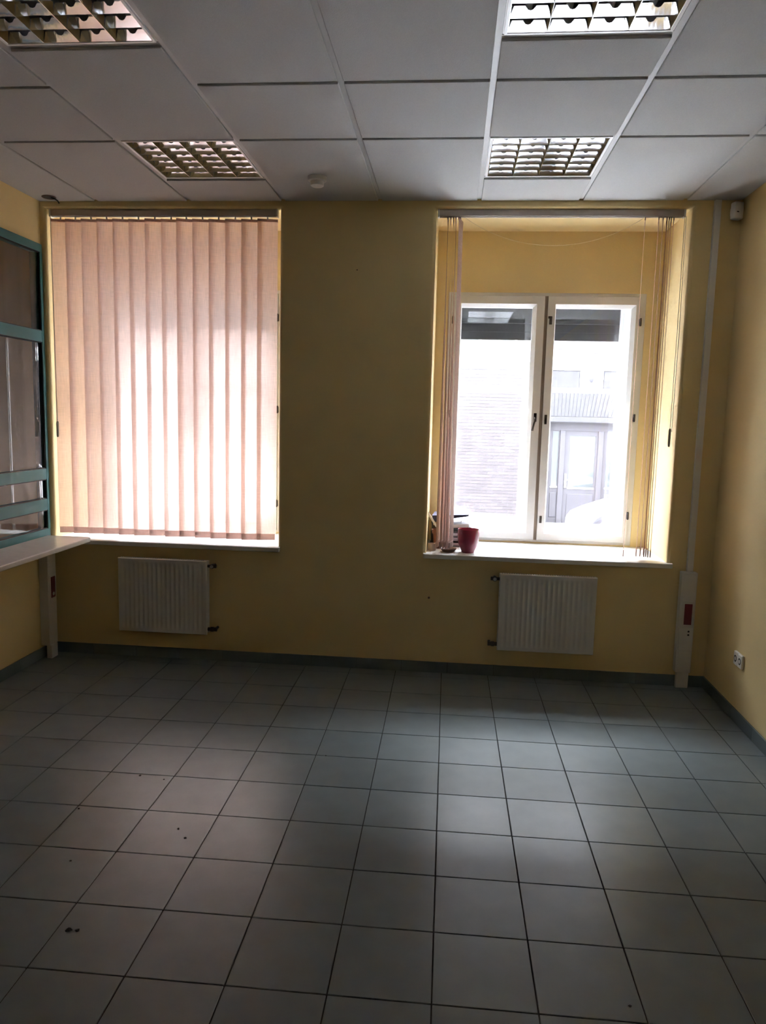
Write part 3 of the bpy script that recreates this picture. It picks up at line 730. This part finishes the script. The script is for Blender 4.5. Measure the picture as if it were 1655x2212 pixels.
# navy folder on top, tilted; its window sheen is painted as a pale blue sheet
t = thing('folder', 'dark navy folder with window sheen painted pale blue on top, lying tilted on the binder stack', 'folder', (1.842, 0.290, Z0 + 0.196))
t.rotation_euler = (0, math.radians(-4.0), math.radians(-3))
b = new(); loft(b, [[(0, 0, -0.030), (0.245, 0, -0.002), (0.245, 0, 0.006), (0, 0, 0.010)], [(0, 0.22, -0.030), (0.245, 0.22, -0.002), (0.245, 0.22, 0.006), (0, 0.22, 0.010)]], True, True, True); obj('folder_body', b, M['navy'], t, local=True)
b = new(); box(b, -0.002, 0.250, -0.003, 0.223, 0.0105, 0.0125, 0.0005, 1); bmesh.ops.transform(b, matrix=Matrix.Rotation(math.radians(0.6), 4, 'Y'), verts=b.verts); obj('sheen_sheet', b, M['sheen_blue'], t, local=True)
b = new(); box(b, -0.007, 0.007, -0.004, 0.004, 0, 0.245, 0.002)
o = obj('plastic_strip', b, M['lampwhite']); o.location = (1.872, 0.268, Z0 + 0.135); o.rotation_euler = (math.radians(-2), math.radians(-33), 0); tag(o, 'white plastic strip leaning in the window corner above the binders', 'strip')

# crumbs on the floor
b = new()
for px_, py_, s in ((0.60, -1.62, 0.007), (0.72, -1.64, 0.006), (0.47, -1.93, 0.005), (0.93, -2.02, 0.006), (0.98, -2.08, 0.006), (0.62, -2.28, 0.006), (0.80, -2.63, 0.013), (0.83, -2.63, 0.008), (2.52, -2.73, 0.005), (0.12, -2.33, 0.011), (1.40, -1.30, 0.004)):
    n = 6; ps = [(px_ + s * random.uniform(0.5, 1) * math.cos(2 * PI * k / n), py_ + s * random.uniform(0.5, 1) * math.sin(2 * PI * k / n)) for k in range(n)]
    poly_prism(b, ps, 0.0002, 0.0025)
o = obj('crumbs', b, M['crumb']); o['kind'] = 'stuff'; tag(o, 'tiny dark crumbs scattered on the grey tiled floor', 'crumbs')

# ------------------------------------------------------------------ the street outside
GZ, YF = -0.90, 13.5
b = new(); box(b, -30, 40, YO, 40, GZ - 0.3, GZ)
struct(obj('street', b, M['street']), 'pale paved street outside the window')
b = new(); box(b, -30, 40, 0.0, YO, 3.6, 12.0); box(b, -30, -4.2, 0.0, YO, GZ, 3.6); box(b, XR + 0.3, 40, 0.0, YO, GZ, 3.6)
struct(obj('wall_outside', b, M['facade']), 'street front of this building above and beside the room')
bl = thing('building', 'pale brick building with a mauve entrance door across the street', 'building', (4.0, YF, GZ))
b = new()
DX0, DX1, DZ1 = 4.27, 5.90, 1.645
for x0, x1, z0, z1 in ((-30, DX0, GZ, 4.6), (DX1, 40, GZ, 4.6), (DX0, DX1, DZ1, 4.6)): box(b, x0, x1, YF, YF + 0.5, z0, z1)
box(b, DX0, DX1, YF + 0.30, YF + 0.5, GZ, DZ1)
obj('facade_wall', b, M['mortar'], bl)
b = new(); box(b, -30, 40, YF - 0.03, YF + 0.5, 4.6, 11.5); obj('upper_wall', b, M['brick'], bl)
BL_, BH_, JT = 0.250, 0.065, 0.012
b = new(); box(b, 0, BL_, -0.008, 0.02, 0, BH_); bm_ = bpy.data.meshes.new('brick'); b.to_mesh(bm_); b.free(); bm_.materials.append(M['brick'])
stuff = new(); cnt = 0
def inpanel(x0, x1, z0, z1):
    if x1 > DX0 - 0.06 and x0 < DX1 + 0.06 and z0 < 2.43: return True
    if z1 > 2.86 and z0 < 3.20: return True
    if z0 < 2.89 and z1 > 2.42 and x1 > 4.15 and x0 < 6.2: return True
    return False
nz = int((4.6 - GZ - 0.25) / (BH_ + JT))
UPW = [(1.9, 2.55), (2.95, 3.40), (6.6, 7.4)]
for k in range(nz):
    z = GZ + 0.25 + k * (BH_ + JT)
    for i in range(-14, 40):
        x = -1.5 + i * (BL_ + JT) + (0.131 if k % 2 else 0)
        if x < -2 or x > 9: continue
        if inpanel(x, x + BL_, z, z + BH_): continue
        if z > 3.2 and any(x + BL_ > a - 0.02 and x < c + 0.02 for a, c in UPW): continue
        if 1.93 <= x and x + BL_ <= 3.98 and -0.62 <= z <= 2.30 and cnt < 295:
            link('brick', bm_, bl, (x - 4.0, random.uniform(-0.004, 0.002), z - GZ)); cnt += 1
        else: box(stuff, x, x + BL_, YF - 0.008, YF + 0.02, z, z + BH_)
o = obj('bricks', stuff, M['brick'], bl); o['kind'] = 'stuff'
b = new(); box(b, -14, 24, YF - 0.10, YF, 3.02, 3.19, 0.01); box(b, -14, 24, YF - 0.05, YF, 2.865, 3.02, 0.01); obj('cornice', b, M['facade'], bl)
b = new(); box(b, -14, DX0 - 0.05, YF - 0.06, YF, GZ, GZ + 0.24, 0.01); obj('plinth', b, M['facade'], bl)
for x0, x1 in ((4.20, 4.885), (5.45, 6.15)):
    b = new(); box(b, x0, x1, YF - 0.03, YF, 2.44, 2.85, 0.01); obj('stone_panel', b, M['stone'], bl)
b = new(); box(b, 4.90, 5.435, YF - 0.05, YF, 2.44, 2.85, 0.015); cp = obj('emblem_block', b, M['facade'], bl)
b = new(); bmesh.ops.create_uvsphere(b, u_segments=16, v_segments=8, radius=0.10); bmesh.ops.transform(b, matrix=Matrix.Translation((5.16, YF - 0.05, 2.69)) @ Matrix.Diagonal((0.6, 0.25, 1.1, 1)), verts=b.verts); obj('emblem', b, M['stone'], cp, smooth=True)
# leaning soldier course above the door
n = 20
for k in range(n):
    xc = DX0 - 0.02 + (DX1 - DX0 + 0.04) * (k + 0.5) / n; wv = (DX1 - DX0 + 0.04) / n - 0.014
    lean = 0.16 * ((k + 0.5) / n * 2 - 1) * 0.5 + 0.07
    z0, z1 = 1.79, 2.40
    t = new(); q = [(xc - wv / 2, z0), (xc + wv / 2, z0), (xc + wv / 2 + lean, z1), (xc - wv / 2 + lean, z1)]
    loft(t, [[(x, YF - 0.02, z) for x, z in q], [(x, YF + 0.0, z) for x, z in q]], True, True, True); obj('lintel_brick', t, M['stone'], bl)
b = new(); box(b, DX0 - 0.04, DX1 + 0.04, YF - 0.03, YF + 0.02, 1.655, 1.775, 0.008); obj('lintel', b, M['stone'], bl)
b = new(); YD = YF + 0.16
box(b, DX0, DX1, YD, YD + 0.1, 1.45, DZ1)
for x0, x1 in ((DX0, DX0 + 0.06), (4.535, 4.66), (5.44, 5.565), (DX1 - 0.05, DX1)): box(b, x0, x1, YD - 0.02, YD + 0.1, GZ + 0.1, 1.45, 0.008)
box(b, DX0, DX1, YD - 0.2, YD + 0.1, GZ, GZ + 0.1)
obj('door_frame', b, M['doorw'], bl)
def leaf(nm, x0, x1, gx0, gx1, gz0, gz1):
    b = new(); ring(b, x0, x1, GZ + 0.1, 1.45, YD + 0.02, YD + 0.07, gx0 - x0, x1 - gx1, 1.45 - gz1, gz0 - GZ - 0.1)
    box(b, gx0 - 0.01, gx1 + 0.01, YD + 0.008, YD + 0.02, GZ + 0.24, gz0 - 0.16, 0.008)
    o = obj(nm, b, M['doorw'], bl)
    b = new(); box(b, gx0, gx1, YD + 0.04, YD + 0.046, gz0, gz1); obj('pane', b, M['doorg'], o)
    b = new(); box(b, gx0 - 0.01, gx1 + 0.01, YD + 0.006, YD + 0.02, gz0 - 0.04, gz0, 0.004); obj('glazing_rail', b, M['facade'], o)
    return o
dl = leaf('door_leaf', 4.66, 5.44, 4.775, 5.385, 0.085, 1.335)
b = new(); box(b, 4.690, 4.740, YD + 0.0, YD + 0.02, 0.07, 0.40, 0.006); tube(b, [(4.715, YD + 0.005, 0.27), (4.715, YD - 0.05, 0.27), (4.83, YD - 0.05, 0.24)], 0.014, 8); obj('door_handle', b, M['facade'], dl)
leaf('sidelight', DX0 + 0.06, 4.535, 4.365, 4.510, 0.10, 1.43)
leaf('sidelight', 5.565, DX1 - 0.05, 5.655, 5.810, 0.10, 1.44)
for a, c in UPW:
    b = new(); ring(b, a, c, 3.30, 4.9, YF - 0.01, YF + 0.0, 0.06, 0.06, 0.08, 0.08); wn = obj('window', b, M['facade'], bl)
    b = new(); box(b, a + 0.06, c - 0.06, YF - 0.004, YF, 3.38, 4.82); obj('pane', b, M['doorg'], wn)
b = new(); box(b, -14, 24, 12.0, YF, GZ, GZ + 0.12, 0.01); struct(obj('pavement', b, M['street']), 'raised pavement in front of the brick building')

# white car in front of the entrance, its bonnet just in view
def car(loc):
    t = thing('car', 'white parked car, only its bonnet and headlight in view before the street door', 'car', loc)
    prof = [  # x, z_low, z_high, half width
        (0.00, 0.24, 0.56, 0.60), (0.10, 0.20, 0.66, 0.74), (0.35, 0.18, 0.77, 0.82), (0.80, 0.18, 0.93, 0.85), (1.20, 0.18, 1.00, 0.86),
        (1.50, 0.18, 1.04, 0.87), (2.60, 0.18, 1.05, 0.88), (3.60, 0.18, 1.05, 0.87), (4.05, 0.20, 1.02, 0.83), (4.25, 0.24, 0.90, 0.75), (4.30, 0.30, 0.65, 0.66)]
    b = new(); loops = []
    for x, a, c, hw in prof:
        m = (a + c) / 2
        loops.append([(x, s * hw * k, z) for s, k, z in ((-1, 0.92, a), (-1, 1.0, a + 0.12), (-1, 1.0, m), (-1, 0.96, c - 0.06), (-1, 0.80, c), (0, 1, c + 0.015), (1, 0.80, c), (1, 0.96, c - 0.06), (1, 1.0, m), (1, 1.0, a + 0.12), (1, 0.92, a))])
    loft(b, loops, True, True, True); obj('body', b, M['carp'], t, smooth=True, local=True)
    b = new(); loft(b, [[(x0, -hw, z), (x0, hw, z), (x1, hw, z), (x1, -hw, z)] for z, x0, x1, hw in ((1.01, 1.30, 4.02, 0.76), (1.28, 1.75, 3.80, 0.70), (1.53, 2.12, 3.40, 0.60))], True, True, True); obj('windows', b, M['carg'], t, local=True)
    b = new(); loft(b, [[(x0, -hw, z), (x0, hw, z), (x1, hw, z), (x1, -hw, z)] for z, x0, x1, hw in ((1.525, 2.06, 3.46, 0.61), (1.57, 2.14, 3.36, 0.56), (1.59, 2.3, 3.2, 0.45))], True, True, True); obj('roof', b, M['carp'], t, smooth=True, local=True)
    b = new()
    for s in (-1, 1):
        for x0, x1 in ((1.34, 2.10), (2.62, 2.66), (3.98, 3.42)): tube(b, [(x0, s * 0.765, 1.02), ((x0 + x1) / 2, s * 0.70, 1.29), (x1, s * 0.61, 1.54)], 0.03, 6)
    obj('pillars', b, M['carp'], t, local=True)
    for s in (-1, 1):
        q = [(0.30, s * 0.805, 0.56), (0.46, s * 0.835, 0.57), (0.66, s * 0.845, 0.76), (0.60, s * 0.84, 0.80), (0.40, s * 0.82, 0.68)]
        b = new(); loft(b, [q, [(x - 0.01, y + s * 0.022, z) for x, y, z in q]], True, True, True); obj('headlight', b, M['lampg'], t, local=True)
    for x in (0.85, 3.45):
        for y in (-0.80, 0.80):
            b = new(); cyl(b, (x, y - 0.09, 0.31), (0, 1, 0), 0.31, 0.18, 28); wl = obj('wheel', b, M['tyre'], t, local=True)
            b = new(); cyl(b, (x, y - 0.096, 0.31), (0, 1, 0), 0.19, 0.192, 20); h_ = obj('hub_cap', b, M['chrome'], wl, local=True)
    return t
car((4.45, 11.0, GZ))
